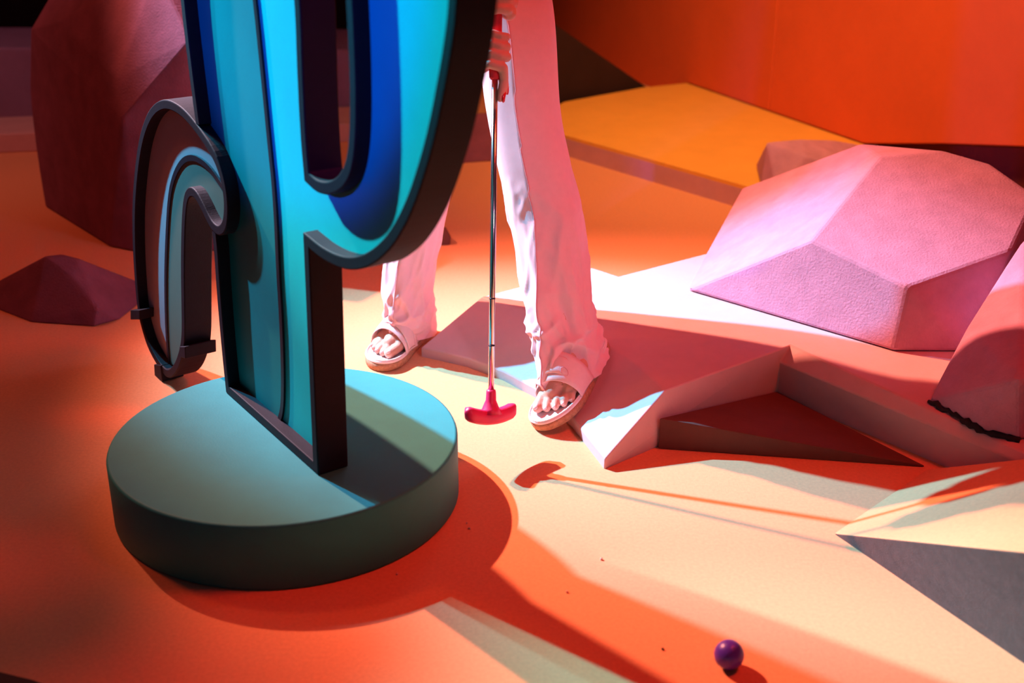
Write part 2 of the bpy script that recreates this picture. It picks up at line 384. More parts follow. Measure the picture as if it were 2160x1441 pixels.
# ================================================================== CACTUS
CB = G(541, 1247); CB = Vector((-.399, 1.935, 0)); CR = .303; CH = .118
cactus = empty('cactus_cutout', (CB.x, CB.y, 0))
tag(cactus, 'blue flat cactus with dark raised outline on a round teal base', 'cactus prop')
n = 96; vs = []; 
prof = [(CR-.004, 0), (CR, .004), (CR, CH-.005), (CR-.0015, CH-.0015), (CR-.005, CH)]
for r, z in prof:
    vs += [(CB.x+r*math.cos(2*math.pi*i/n), CB.y+r*math.sin(2*math.pi*i/n), z) for i in range(n)]
fs = [(k*n+i, k*n+(i+1) % n, (k+1)*n+(i+1) % n, (k+1)*n+i) for k in range(len(prof)-1) for i in range(n)]
fs += [tuple(range(n-1, -1, -1)), tuple((len(prof)-1)*n+i for i in range(n))]
o = mk('round_base', vs, fs, 'base'); adopt(cactus, o)
o.data.polygons.foreach_set('use_smooth', [len(p.vertices) == 4 for p in o.data.polygons])
o['label'] = 'round teal base disc'

P0 = G(480, 832, CH); P1 = G(670, 1003, CH)
cu = (P1-P0); cu.z = 0; cu.normalize(); cn = Vector((cu.y, -cu.x, 0))
if cn.dot(Vector((-1, 0, 0))) < 0: cn = -cn
TH = .056; REC = .024; LIP = .019
def uz(x, y, depth=0.0):
    p = onP(x, y, P0-cn*depth, cn); return ((p-P0).dot(cu), p.z)
def W3(u, z, depth): return Vector((P0.x, P0.y, 0))+cu*u+Vector((0, 0, z))-cn*depth
def chaikin(pts, it=2):
    # pts: (u, z, corner)
    for _ in range(it):
        out = []; m = len(pts)
        for i in range(m):
            p, nx, pv = pts[i], pts[(i+1) % m], pts[i-1]
            if p[2]: out.append(p); continue
            out.append(((p[0]*.75+pv[0]*.25), (p[1]*.75+pv[1]*.25), 0))
            out.append(((p[0]*.75+nx[0]*.25), (p[1]*.75+nx[1]*.25), 0))
        pts = out
    return pts
def area(l): return .5*sum(l[i-1][0]*l[i][1]-l[i][0]*l[i-1][1] for i in range(len(l)))
def inset(l, d):
    m = len(l); sg = 1 if area(l) > 0 else -1; out = []
    for i in range(m):
        a, b, c = l[i-1], l[i], l[(i+1) % m]
        e1 = Vector((b[0]-a[0], b[1]-a[1])); e2 = Vector((c[0]-b[0], c[1]-b[1]))
        if e1.length < 1e-7 or e2.length < 1e-7: out.append((b[0], b[1])); continue
        n1 = Vector((-e1.y, e1.x)).normalized()*sg; n2_ = Vector((-e2.y, e2.x)).normalized()*sg
        h = (n1+n2_); 
        if h.length < 1e-4: out.append((b[0], b[1])); continue
        h.normalize(); k = d/max(.45, h.dot(n1))
        out.append((b[0]+h.x*k, b[1]+h.y*k))
    return out
def inside(p, poly):
    c = False; m = len(poly)
    for i in range(m):
        a, b = poly[i-1], poly[i]
        if (a[1] > p[1]) != (b[1] > p[1]) and p[0] < (b[0]-a[0])*(p[1]-a[1])/(b[1]-a[1])+a[0]: c = not c
    return c
def cframe(name, loop, lip, skip=None, d0=0.0, d1=TH):
    inn = inset(loop, lip); m = len(loop)
    vs = []; fs = []
    for l, d in ((loop, d0), (inn, d0), (inn, d1), (loop, d1)): vs += [W3(p[0], p[1], d) for p in l]
    for i in range(m):
        j = (i+1) % m
        if skip and skip(((loop[i][0]+loop[j][0])/2, (loop[i][1]+loop[j][1])/2)): continue
        for k in range(4):
            a, b = k*m, ((k+1) % 4)*m
            fs.append((a+i, a+j, b+j, b+i))
    bm = bmesh.new(); bvv = [bm.verts.new(tuple(v)) for v in vs]
    for f in fs: bm.faces.new([bvv[i] for i in f])
    bmesh.ops.delete(bm, geom=[v for v in bm.verts if not v.link_faces], context='VERTS')
    o = from_bm(name, bm, 'frame'); bevel(o, .0022, 2, 40); adopt(cactus, o); return o
def cpanel(name, loop, d0, d1, m):
    o = prism(name, [W3(p[0], p[1], d0) for p in loop], [W3(p[0], p[1], d1) for p in loop], m); adopt(cactus, o); return o
# left arm outline (front plane)
armpx = [(356, 802), (336, 778), (313, 737), (300, 696), (291, 658), (285, 600), (280, 518), (279, 433), (284, 360), (293, 293), (307, 246), (323, 220),
         (342, 209), (362, 212), (388, 229), (420, 268), (450, 313), (470, 362), (480, 410), (482, 455), (477, 488), (464, 500), (449, 488), (437, 468), (424, 440),
         (412, 418), (402, 414), (395, 428), (391, 470), (389, 560), (390, 640), (391, 715), (386, 752), (374, 786)]
armo = chaikin([(*uz(*p), 0) for p in armpx], 2)
armo = [(p[0], max(p[1], .004)) for p in armo]
trpx = [(477, 836, 1), (671, 1003, 1), (651, 524, 1), (676, 545, 0), (706, 562, 0), (735, 571, 0), (766, 568, 0), (796, 552, 0), (830, 519, 0), (865, 457, 0),
        (893, 378, 0), (917, 292, 0), (938, 187, 0), (956, 83, 0), (964, 0, 0)]
trunk = [(*uz(x, y), c) for x, y, c in trpx]
uo, zo = uz(964, 0)[0:2]; ui, zi = uz(729, 0)[0:2]; uR, zR = uz(633, 0); uL, zL = uz(379, 0)
trunk[0] = (trunk[0][0], CH+.0005, 1); trunk[1] = (trunk[1][0], CH+.0005, 1)
wdt = uo-ui
trunk += [(uo+.008, zo+.08, 0), (uo+.008, zo+.2, 0), (uo-.02, zo+.29, 0), (uo-wdt*.5, zo+.32, 0), (ui+.02, zo+.29, 0), (ui-.006, zo+.2, 0), (ui-.004, zo+.08, 0)]
trunk += [(*uz(x, y), 0) for x, y in [(729, 0), (735, 130), (737, 225), (735, 295), (728, 345), (713, 372), (690, 385), (667, 381)]]
trunk += [(*uz(651, 366), 1)]
trunk += [(*uz(x, y), 0) for x, y in [(645, 300), (638, 167), (633, 0)]]
trunk += [(uR-.01, .95, 0), (uR-.02, 1.25, 0), (uR-.05, 1.42, 0), ((uR+uL)/2+.01, 1.50, 0), (uL+.05, 1.42, 0), (uL+.025, 1.25, 0), (uL+.01, .95, 0)]
trunk += [(*uz(x, y), 0) for x, y in [(379, 0), (410, 250), (432, 390), (449, 500), (455, 600), (466, 730)]]
trunk = [(p[0], p[1]) for p in chaikin(trunk, 2)]
tf = cframe('trunk_frame', trunk, LIP, skip=lambda p: inside(p, armo) )
af = cframe('arm_frame', armo, LIP*.95, d0=-.001)
cpanel('trunk_panel', inset(trunk, .006), REC, REC+.012, 'cyan')
# teal-painted darker half of the trunk
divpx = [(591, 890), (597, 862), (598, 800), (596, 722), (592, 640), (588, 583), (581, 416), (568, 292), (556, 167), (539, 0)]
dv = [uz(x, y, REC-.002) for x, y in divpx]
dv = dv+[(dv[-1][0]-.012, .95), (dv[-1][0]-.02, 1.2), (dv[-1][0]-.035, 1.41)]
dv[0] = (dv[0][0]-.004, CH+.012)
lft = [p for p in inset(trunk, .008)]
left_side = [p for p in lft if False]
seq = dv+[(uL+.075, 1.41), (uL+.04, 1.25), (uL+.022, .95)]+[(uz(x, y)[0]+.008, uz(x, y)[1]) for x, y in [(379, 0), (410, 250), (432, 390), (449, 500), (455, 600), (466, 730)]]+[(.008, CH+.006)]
cpanel('trunk_teal_panel', seq, REC-.0018, REC+.002, 'teal')
def strip(name, pts, wd_, d0, d1, m):
    L_ = []; R_ = []
    for i, p in enumerate(pts):
        a = pts[max(0, i-1)]; b = pts[min(len(pts)-1, i+1)]
        t_ = Vector((b[0]-a[0], b[1]-a[1])).normalized(); q = Vector((-t_.y, t_.x))*wd_/2
        L_.append((p[0]+q.x, p[1]+q.y)); R_.append((p[0]-q.x, p[1]-q.y))
    return cpanel(name, L_+R_[::-1], d0, d1, m)
def dense(pts, it=2):
    for _ in range(it):
        out = [pts[0]]
        for a, b in zip(pts[:-1], pts[1:]):
            out += [(a[0]*.75+b[0]*.25, a[1]*.75+b[1]*.25), (a[0]*.25+b[0]*.75, a[1]*.25+b[1]*.75)]
        pts = out+[pts[-1]]
    return pts
strip('trunk_divider', dense(dv), .011, REC-.004, REC+.002, 'line')
# left arm panels
cpanel('arm_panel', inset(armo, .006), REC-.004, REC+.010, 'greyp')
adpx = [(358, 770), (352, 700), (350, 586), (353, 496), (358, 415), (368, 370), (386, 338), (406, 331), (426, 340), (444, 356), (466, 388), (474, 400)]
ad = dense([uz(x, y, REC-.006) for x, y in adpx])
innerpx = [(478, 440), (474, 478), (462, 488), (446, 470), (430, 436), (412, 404), (398, 402), (388, 425), (384, 480), (382, 560), (383, 640), (384, 715), (378, 750), (368, 772)]
cpanel('arm_inner_panel', ad+[uz(x, y) for x, y in innerpx], REC-.006, REC-.001, 'sage')
strip('arm_divider', ad, .011, REC-.008, REC-.001, 'line')
# brackets on the arm
def cbox(name, px, d0, d1, m='frame'):
    pts = [uz(x, y) for x, y in px]
    o = cpanel(name, pts, d0, d1, m); bevel(o, .002, 2); return o
cbox('bracket', [(286, 652), (306, 652), (306, 672), (286, 672)], -.012, .02)
cbox('bracket', [(384, 730), (396, 730), (397, 756), (384, 752)], -.006, TH+.004)
cbox('bracket', [(328, 768), (342, 770), (346, 804), (330, 800)], -.004, TH*.8)

# ================================================================== PUTTER
HP = Vector((-.046, 2.075, .0))
hb = onY(1035, 872, 2.075)
gp = onY(1044, 168, 2.27)
head_c = onY(1035, 880, 2.07)
putter = empty('putter', (head_c.x, head_c.y, 0)); tag(putter, 'mini golf putter with chrome shaft and magenta rubber head', 'putter')
neck = onY(1036, 822, 2.085)
ax = (gp-neck).normalized()
hd = onY(1089, 856, 2.108)-onY(981, 898, 2.025); hd.z *= 1.0
hx = hd.normalized(); hy = ax.cross(hx).normalized(); hx = hy.cross(ax)
hz = ax
# two-way head: curved bar with rounded ends, profile swept along hx
L2 = .061
vs = []; fs = []; NS = 21; NP = 12
for i in range(NS):
    s_ = -1+2*i/(NS-1); x = s_*L2
    endr = math.sqrt(max(0.02, 1-max(0, (abs(s_)-.78)/.22)**2))
    zc = head_c+hx*x+hz*(.013*s_*s_)
    for j in range(NP):
        t_ = 2*math.pi*j/NP; ct, st = math.cos(t_), math.sin(t_)
        sx = math.copysign(abs(ct)**.6, ct)*.0115*endr; sz = math.copysign(abs(st)**.6, st)*.0145*endr
        vs.append(zc+hy*sx+hz*sz)
for i in range(NS-1):
    for j in range(NP): fs.append((i*NP+j, i*NP+(j+1) % NP, (i+1)*NP+(j+1) % NP, (i+1)*NP+j))
fs += [tuple(range(NP-1, -1, -1)), tuple((NS-1)*NP+j for j in range(NP))]
o = mk('putter_head', vs, fs, 'rubber', None, True); adopt(putter, o); headob = o
nk = [head_c+hz*.006, head_c+hz*.016, head_c+hz*.026, head_c.lerp(neck, .62), head_c.lerp(neck, .92), neck]
o = tube('head_socket', nk, [.022, .0165, .0125, .0098, .0092, .0080], 'rubber', None, 16); adopt(putter, o)
o = tube('shaft', [head_c.lerp(neck, .5), neck.lerp(gp, .5), gp+ax*.02], .0056, 'chrome', None, 16); adopt(putter, o)
for f_ in (.16, .33):
    c_p = neck.lerp(gp, f_*.9); o = tube('shaft_ring', [c_p-ax*.0012, c_p+ax*.0012], .0060, 'line', None, 16); adopt(putter, o)
o = tube('grip', [gp, gp+ax*.004, gp+ax*.02, gp+ax*.2, gp+ax*.245, gp+ax*.25], [.008, .0105, .0115, .0125, .0135, .010], 'grip', None, 16); adopt(putter, o)

# ================================================================== BALL
bc = G(1538, 1381, .0215); bc.z = .0215
bm = bmesh.new(); bmesh.ops.create_uvsphere(bm, u_segments=40, v_segments=24, radius=.0213)
for f in bm.faces: f.smooth = True
o = from_bm('golf_ball', bm, 'ball', None, True); o.location = bc
tag(o, 'small glossy violet blue golf ball on the carpet', 'ball')
bm = bmesh.new(); bmesh.ops.create_uvsphere(bm, u_segments=10, v_segments=6, radius=.0012)
o2 = from_bm('moulding_mark', bm, 'line', o, True); d_ = Vector((.18, -.45, .86)).normalized(); o2.location = d_*.0211

# ================================================================== PERSON
def capsule(bm, a, b, ra, rb, n=14, sx=None):
    """closed tapered capsule from a to b added to bm; sx = (axis, factor) flattens it"""
    a = Vector(a); b = Vector(b); d = b-a
    if d.length < 1e-6: d = Vector((0, 0, 1e-4))
    z = d.normalized(); ref = Vector((0, 0, 1)) if abs(z.z) < .9 else Vector((1, 0, 0))
    x = z.cross(ref).normalized(); y = z.cross(x)
    rings = []
    K = 5
    for i in range(1, K+1): t_ = math.pi/2*i/K; rings.append((a-z*ra*math.cos(t_), ra*math.sin(t_)))
    for i in range(0, K): t_ = math.pi/2*i/K; rings.append((b+z*rb*math.sin(t_), rb*math.cos(t_)))
    def fl(p, c):
        if sx:
            q = p-c; k_ = q.dot(sx[0]); return c+q+sx[0]*(k_*(sx[1]-1))
        return p
    V = []
    for c, r in rings:
        V.append([bm.verts.new(fl(c+(x*math.cos(2*math.pi*j/n)+y*math.sin(2*math.pi*j/n))*r, c)) for j in range(n)])
    for i in range(len(V)-1):
        for j in range(n): bm.faces.new((V[i][j], V[i][(j+1) % n], V[i+1][(j+1) % n], V[i+1][j]))
    p0 = bm.verts.new(a-z*ra); p1 = bm.verts.new(b+z*rb)
    for j in range(n):
        bm.faces.new((p0, V[0][(j+1) % n], V[0][j])); bm.faces.new((p1, V[-1][j], V[-1][(j+1) % n]))
def chain(bm, pts, rads, **k):
    for i in range(len(pts)-1): capsule(bm, pts[i], pts[i+1], rads[i], rads[i+1], **k)
def remesh(name, bm, vox, m, sm_it=4, parent=None):
    o = from_bm(name+'_src', bm, m)
    md = o.modifiers.new('r', 'REMESH'); md.mode = 'VOXEL'; md.voxel_size = vox
    if sm_it:
        s_ = o.modifiers.new('s', 'SMOOTH'); s_.iterations = sm_it; s_.factor = .5
    dg = bpy.context.evaluated_depsgraph_get(); me = bpy.data.meshes.new_from_object(o.evaluated_get(dg))
    me.name = name; smooth(me)
    bpy.data.objects.remove(o)
    r = bpy.data.objects.new(name, me); COL.objects.link(r)
    if parent is not None: r.parent = parent
    return r

# ---- feet frames: origin = middle of heel on the ground, x = toe direction, y = lateral, z = up (of the sole)
def frame_mat(heel, toe, roll_up=Vector((0, 0, 1))):
    x = (toe-heel).normalized(); y = roll_up.cross(x).normalized(); z = x.cross(y)
    return Matrix(((x.x, y.x, z.x, heel.x), (x.y, y.y, z.y, heel.y), (x.z, y.z, z.z, heel.z), (0, 0, 0, 1)))
heelL = G(1262, 752, .088); heelL = Vector((heelL.x+.006, heelL.y+.008, .104))
toeL = G(1150, 912, .004)
FL = frame_mat(heelL, toeL, Vector((-.168, .108, 1)).normalized())                  # the person's left foot (on the ramp)
heelR = Vector((-.205, 2.700, .0)); toeR = Vector((-.305, 2.478, .0))
FR = frame_mat(heelR, toeR)                  # the person's right foot
SOLE = .0215
# medial side: left foot -> local +y points to the person's ... ; s = +1 when the big toe lies at +y
def sideof(Fm, big):                         # world point lying on the big-toe side
    return 1 if (Fm.inverted() @ big).y > 0 else -1
sL = sideof(FL, G(1100, 880)); sR = sideof(FR, G(905, 790))
def foot(bm, Fm, s, k=1.0):
    def P(x, y, z): return Fm @ Vector((x*k, y*k*s*.94, (z)*k+SOLE))
    capsule(bm, P(.035, 0, .030), P(.060, 0, .034), .030, .030)
    chain(bm, [P(.055, 0, .066), P(.085, .004, .050), P(.135, .004, .028), P(.172, .006, .018)], [.030, .030, .026, .019])
    chain(bm, [P(.10, .016, .028), P(.160, .025, .017), P(.172, .027, .015)], [.023, .0165, .014])
    chain(bm, [P(.08, -.022, .022), P(.150, -.028, .016), P(.160, -.028, .014)], [.022, .017, .013])
    toes = [((.165, .029), (.190, .028), (.212, .025), .0120, .0112), ((.170, .0095), (.194, .0070), (.209, .005), .0086, .0078),
            ((.167, -.008), (.189, -.0115), (.202, -.0135), .0082, .0074), ((.160, -.0235), (.180, -.0270), (.191, -.029), .0078, .0070),
            ((.150, -.036), (.168, -.0395), (.177, -.041), .0074, .0066)]
    tips = []
    for (a, b, c, r0, r1) in toes:
        chain(bm, [P(a[0], a[1], .015), P(b[0], b[1], .0125), P(c[0], c[1], r1*.95)], [r0, r0*.95, r1])
        tips.append((P(c[0]+r1*.25, c[1], r1*.95+r1*.78), r1))
    return tips, P

bmB = bmesh.new()
tipsL, PL = foot(bmB, FL, sL); tipsR, PR = foot(bmB, FR, sR)
# ---- legs, torso, head
hipL = onY(1077, -40, 2.50); hipR = onY(925, -40, 2.70)
kneeL = onY(1124, 335, 2.40); kneeR = onY(893, 330, 2.66)
ankL = FL @ Vector((.080, 0, .085)); ankR = FR @ Vector((.05, 0, .10))
chain(bmB, [hipL, kneeL, ankL, FL @ Vector((.07, 0, .06))], [.060, .040, .022, .026])
chain(bmB, [hipR, kneeR, ankR, FR @ Vector((.05, 0, .07))], [.060, .042, .026, .030])
pel = (hipL+hipR)/2+Vector((0, .02, .06))
fw = Vector((-.50, -.87, 0)).normalized(); lf = Vector((.87, -.50, 0)).normalized()
wst = pel+Vector((0, 0, .12))+fw*.04; chest = wst+Vector((0, 0, .22))+fw*.12; ntop = chest+Vector((0, 0, .16))+fw*.09
hdc = ntop+Vector((0, 0, .15))+fw*.06
chain(bmB, [hipL, pel+lf*.05, pel-lf*.05, hipR], [.07, .10, .10, .07])
chain(bmB, [pel, wst, chest], [.11, .10, .105])
chain(bmB, [chest+lf*.06, chest-lf*.06], [.10, .10])
shL = chest+lf*.155+Vector((0, 0, .08))+fw*.03; shR = chest-lf*.155+Vector((0, 0, .08))+fw*.03
chain(bmB, [shL, ntop, shR], [.05, .05, .05])
chain(bmB, [chest+Vector((0, 0, .1)), ntop, hdc-Vector((0, 0, .04))], [.06, .048, .046])
capsule(bmB, hdc+Vector((0, 0, .03))-fw*.012, hdc+Vector((0, 0, -.045))+fw*.012, .080, .058)
capsule(bmB, hdc+fw*.078+Vector((0, 0, .015)), hdc+fw*.094+Vector((0, 0, -.018)), .007, .011)          # nose
capsule(bmB, hdc+fw*.070+lf*.018+Vector((0, 0, -.048)), hdc+fw*.070-lf*.018+Vector((0, 0, -.048)), .009, .009)   # lips
for s_ in (1, -1):
    capsule(bmB, hdc+lf*s_*.080+Vector((0, 0, .012)), hdc+lf*s_*.080+Vector((0, 0, -.018)), .012, .009)          # ears
# ---- hands on the grip
gx = Vector((1, 0, 0)); gx = (gx-ax*gx.dot(ax)).normalized(); gy = ax.cross(gx).normalized()    # gy points away from the camera
nails = []
def gpt(h, deg, r): 
    t_ = math.radians(deg); return gp+ax*h+(gx*math.cos(t_)+gy*math.sin(t_))*r
def hand(h0, side, wrist, extend):
    """fingers close round the grip; side=+1: fingers wrap over the camera side towards +x"""
    rr_ = .0205
    st = 180 if side > 0 else 0
    hs = [h0+.058, h0+.040, h0+.022, h0+.005]                # little finger on top ... index lowest
    r_f = [.0072, .0080, .0084, .0086]
    for i, (h, rf) in enumerate(zip(hs, r_f)):
        rad = .0125+rf*.92
        if i == 3 and extend:
            pts = [gpt(h+.006, st+side*10, rad+.004), gpt(h+.002, st+side*70, rad+.003), gpt(h-.004, st+side*130, rad+.003), gpt(h-.022, st+side*165, rad-.003), gpt(h-.046, st+side*172, rad-.008), gpt(h-.058, st+side*172, rad-.010)]
            chain(bmB, pts, [rf*1.12, rf*1.1, rf*1.05, rf, rf*.9, rf*.75]); 
            nails.append((pts[-1].lerp(pts[-2], .25), (pts[-1]-pts[-2]).normalized(), (gpt(h, st+side*172, 1)-gpt(h, 0, 0)).normalized(), rf*.8)); continue
        an = [0, 35, 75, 115, 155, 190, 218]
        kb = [.007, .006, .0025, .002, .0035, .001, 0]
        pts = [gpt(h+(.004 if a_ < 100 else 0), st+side*a_, rad+k_) for a_, k_ in zip(an, kb)]
        chain(bmB, pts, [rf*1.2, rf*1.2, rf*1.08, rf*1.05, rf*1.05, rf*.95, rf*.78])
    # palm + back of the hand
    for h in (h0+.004, h0+.022, h0+.040, h0+.054):
        chain(bmB, [gpt(h, st+side*8, .026), gpt(h+.004, st-side*35, .030), gpt(h+.016, st-side*70, .032)], [.0125, .0135, .014])
    pb = gpt(h0+.050, st-side*55, .034)
    chain(bmB, [gpt(h0+.03, st-side*40, .030), pb, wrist], [.019, .020, .021])
    # thumb: leaves the side of the palm near its base and lies down along the grip
    tb = [gpt(h0+.045, st-side*80, .034), gpt(h0+.022, st-side*100, .030), gpt(h0-.006, st-side*125, .024), gpt(h0-.028, st-side*150+0, .020), gpt(h0-.038, st-side*158, .0185)]
    chain(bmB, tb, [.0125, .0115, .0100, .0090, .0075])
    nails.append((tb[-1].lerp(tb[-2], .3), (tb[-1]-tb[-2]).normalized(), (tb[-1]-gpt(h0-.038, 0, 0)).normalized(), .0065))
wrR = gp+ax*.125+gx*-.055+gy*.055; wrL = gp+ax*.235+gx*.045+gy*.055
hand(.018, 1, wrR, True); hand(.115, -1, wrL, False)
elL = shL.lerp(wrL, .52)+lf*.07+fw*-.04; elR = shR.lerp(wrR, .52)-lf*.08+fw*-.04
chain(bmB, [shL, elL, wrL], [.044, .036, .022]); chain(bmB, [shR, elR, wrR], [.044, .036, .022])
person = remesh('person', bmB, .0026, 'skin', 3)
tag(person, 'person in blush wide-leg trousers and sandals bending over a putter', 'person')
# nails
def nail(name, c, d, up, r, m, ln=1.25):
    z = (up-d*up.dot(d)).normalized(); x = d; y = z.cross(x); vs = []; fs = []
    N = 12
    for k_, (sc, hh) in enumerate(((1, -.25), (1, .10), (.7, .32))):
        for j in range(N):
            t_ = 2*math.pi*j/N; vs.append(c+x*math.cos(t_)*r*ln*sc+y*math.sin(t_)*r*.85*sc+z*(hh*r-.35*r*(math.sin(t_)*sc)**2))
    for k_ in range(2):
        for j in range(N): fs.append((k_*N+j, k_*N+(j+1) % N, (k_+1)*N+(j+1) % N, (k_+1)*N+j))
    fs.append(tuple(2*N+j for j in range(N))); fs.append(tuple(range(N-1, -1, -1)))
    return mk(name, vs, fs, m, person, True)
for c, d, u_, r_ in nails: nail('fingernail', c+u_*r_*1.05, d, u_, r_, 'rednail', 1.5)
for tips, Fm in ((tipsL, FL), (tipsR, FR)):
    zx = Fm.to_3x3() @ Vector((1, 0, -.25)); zz = Fm.to_3x3() @ Vector((.25, 0, 1))
    for c, r_ in tips: nail('toenail', c, zx.normalized(), zz.normalized(), r_*.72, 'nail', 1.1)
for s_ in (1, -1):
    bm = bmesh.new(); bmesh.ops.create_uvsphere(bm, u_segments=12, v_segments=8, radius=.011)
    o = from_bm('eye', bm, 'line', person, True); o.location = hdc+fw*.069+lf*s_*.030+Vector((0, 0, .012))
# hair
bm = bmesh.new()
capsule(bm, hdc+Vector((0, 0, .045))-fw*.022, hdc+Vector((0, 0, -.05))-fw*.03, .090, .075)
capsule(bm, hdc+Vector((0, 0, .05))+lf*.02, hdc+lf*.078+Vector((0, 0, -.11))-fw*.02, .05, .028)
capsule(bm, hdc+Vector((0, 0, .05))-lf*.02, hdc-lf*.078+Vector((0, 0, -.11))-fw*.02, .05, .028)
remesh('hair', bm, .006, 'hair', 3, person)
# top
bm = bmesh.new()
chain(bm, [pel+Vector((0, 0, .08)), wst, chest], [.122, .114, .118])
chain(bm, [chest+lf*.07, chest-lf*.07], [.112, .112])
chain(bm, [shL, ntop-Vector((0, 0, .03)), shR], [.062, .058, .062])
chain(bm, [shL, shL.lerp(elL, .75)], [.062, .058]); chain(bm, [shR, shR.lerp(elR, .75)], [.062, .058])
remesh('shirt', bm, .008, 'shirt', 4, person)

# ---- trousers
def leg(axis, wid, dep, seam_deg, seed, verts, faces, tilt, turn):
    """axis: list of points top -> hem; wid/dep radii across / along the view; returns seam points"""
    NS_, NA = 170, 128
    ks = len(axis)-1
    base = len(verts); seams = []
    def cr(P_, t_):
        i = min(int(t_), ks-1); f_ = t_-i
        p0 = P_[max(i-1, 0)]; p1 = P_[i]; p2 = P_[i+1]; p3 = P_[min(i+2, ks)]
        return .5*((2*p1)+(p2-p0)*f_+(2*p0-5*p1+4*p2-p3)*f_*f_+(3*p1-p0-3*p2+p3)*f_*f_*f_)
    sd_ = math.radians(seam_deg)
    for i in range(NS_+1):
        t_ = ks*i/NS_; c = cr(axis, t_); w_ = cr(wid, t_); d_ = cr(dep, t_); s = i/NS_
        low = max(0, (s-.45)/.55)                     # wrinkles gather towards the hem
        for j in range(NA):
            th = 2*math.pi*j/NA
            ct, st = math.cos(th), math.sin(th)
            r = 1.0
            # sharp front crease
            da = (th-sd_-.10*math.sin(5*s+seed)+math.pi) % (2*math.pi)-math.pi
            r += (.20+.04*low)*math.exp(-abs(da)/.34)*(1 if s > .03 else s/.03)-.03
            # long soft folds
            r += .035*math.sin(3*th+2.2*s*3+seed)*(.4+low)+.028*math.sin(5*th-6*s+seed*2)*(.2+low)
            # diagonal drape wrinkles
            q = pnoise(Vector((ct*1.3+seed, st*1.3+s*3.0, s*7.0-ct*1.2)))
            r += .20*(1-abs(q)*2.6)*low-.03*low
            q2 = pnoise(Vector((ct*2.2+s*4+seed*3, st*2.2-s*5, s*11.0)))
            r += .13*max(0, 1-abs(q2)*3.6)*low**.7
            wv_ = 1.5*th+11*s+seed+1.6*pnoise(Vector((ct+seed, st, s*4)))
            r += .13*max(0, 1-abs(math.sin(wv_))*1.9)*min(1, low*1.6)*(.5+.5*math.cos(th-4.5))
            wv_ = 2.0*th-8*s+seed*2+1.8*pnoise(Vector((ct, st+seed, s*5)))
            r += .10*max(0, 1-abs(math.sin(wv_))*2.4)*low*(.5+.5*math.cos(th-5.0))
            if s > .82:
                hf = min(1, (s-.82)/.16); r = r*(1-.7*hf)+(1.02+.10*math.exp(-abs(da)/.3))*.7*hf
            ph = turn*max(0, min(1, (s-.55)/.4)); px_, py_ = ct*w_*r, st*d_*r
            p = c+Vector((px_*math.cos(ph)-py_*math.sin(ph), px_*math.sin(ph)+py_*math.cos(ph), 0))
            if s > .8: p.z += tilt.dot(p-c)*min(1, (s-.8)/.15)                   # the hem follows the tilt of the foot
            verts.append(p)
        k_ = int(round((sd_+.10*math.sin(5*s+seed))/(2*math.pi)*NA)) % NA
        seams.append(verts[base+i*NA+k_]+Vector((math.cos(sd_)*.0006, math.sin(sd_)*.0006, 0)))
    for i in range(NS_):
        for j in range(NA):
            faces.append((base+i*NA+j, base+(i+1)*NA+j, base+(i+1)*NA+(j+1) % NA, base+i*NA+(j+1) % NA))
    return seams
tv = []; tf_ = []
axL = [wst+lf*.045-Vector((0, 0, .03)), onY(1077, 0, 2.485), onY(1103, 223, 2.435), onY(1126, 340, 2.405), onY(1153, 460, 2.385), onY(1178, 640, 2.345), onY(1195, 712, 2.322), onY(1211, 770, 2.298)]
wL = [.09, .083, .076, .076, .075, .066, .063, .062]; dL = [.10, .088, .080, .076, .074, .074, .080, .084]
axR = [wst-lf*.045-Vector((0, 0, .03)), onY(925, 0, 2.69), onY(905, 223, 2.675), onY(893, 330, 2.66), onY(880, 440, 2.65), onY(862, 590, 2.64), onY(868, 660, 2.635), onY(870, 706, 2.635)]
wR_ = [.09, .083, .076, .075, .066, .054, .048, .046]; dR = [.10, .088, .080, .076, .074, .074, .080, .084]
se1 = leg(axL, wL, dL, 262, 1.7, tv, tf_, Vector((.15, .20, 0)), -.55)
se2 = leg(axR, wR_, dR, 255, 4.1, tv, tf_, Vector((-.08, -.22, 0)), -.35)
tro = mk('trousers', tv, tf_, 'trouser', person, True)
sdm = tro.modifiers.new('solid', 'SOLIDIFY'); sdm.thickness = .0022; sdm.offset = -1
tube('crease_seam', se1[4:-1:2], .0011, 'stitch', tro, 6); tube('crease_seam', se2[4:-1:2], .0011, 'stitch', tro, 6)

# ---- sandals
def outline(s, grow=0.0):
    pts = [(-.012, 0), (-.006, .022), (.03, .034), (.08, .033), (.13, .040), (.18, .050), (.215, .049), (.238, .036), (.248, .014), (.243, -.010), (.226, -.030), (.20, -.046),
           (.16, -.053), (.11, -.046), (.06, -.037), (.02, -.034), (-.006, -.022)]
    for _ in range(3):
        o_ = []
        for i in range(len(pts)):
            a, b = pts[i], pts[(i+1) % len(pts)]
            o_ += [(a[0]*.75+b[0]*.25, a[1]*.75+b[1]*.25), (a[0]*.25+b[0]*.75, a[1]*.25+b[1]*.75)]
        pts = o_
    cx, cy = .115, 0
    out = []
    m = len(pts)
    for i in range(m):
        a, b = pts[i-1], pts[(i+1) % m]; t_ = Vector((b[0]-a[0], b[1]-a[1])).normalized(); nn = Vector((t_.y, -t_.x))
        if nn.dot(Vector((pts[i][0]-cx, pts[i][1]-cy))) < 0: nn = -nn
        out.append((pts[i][0]+nn.x*grow, (pts[i][1]+nn.y*grow)*s))
    return out
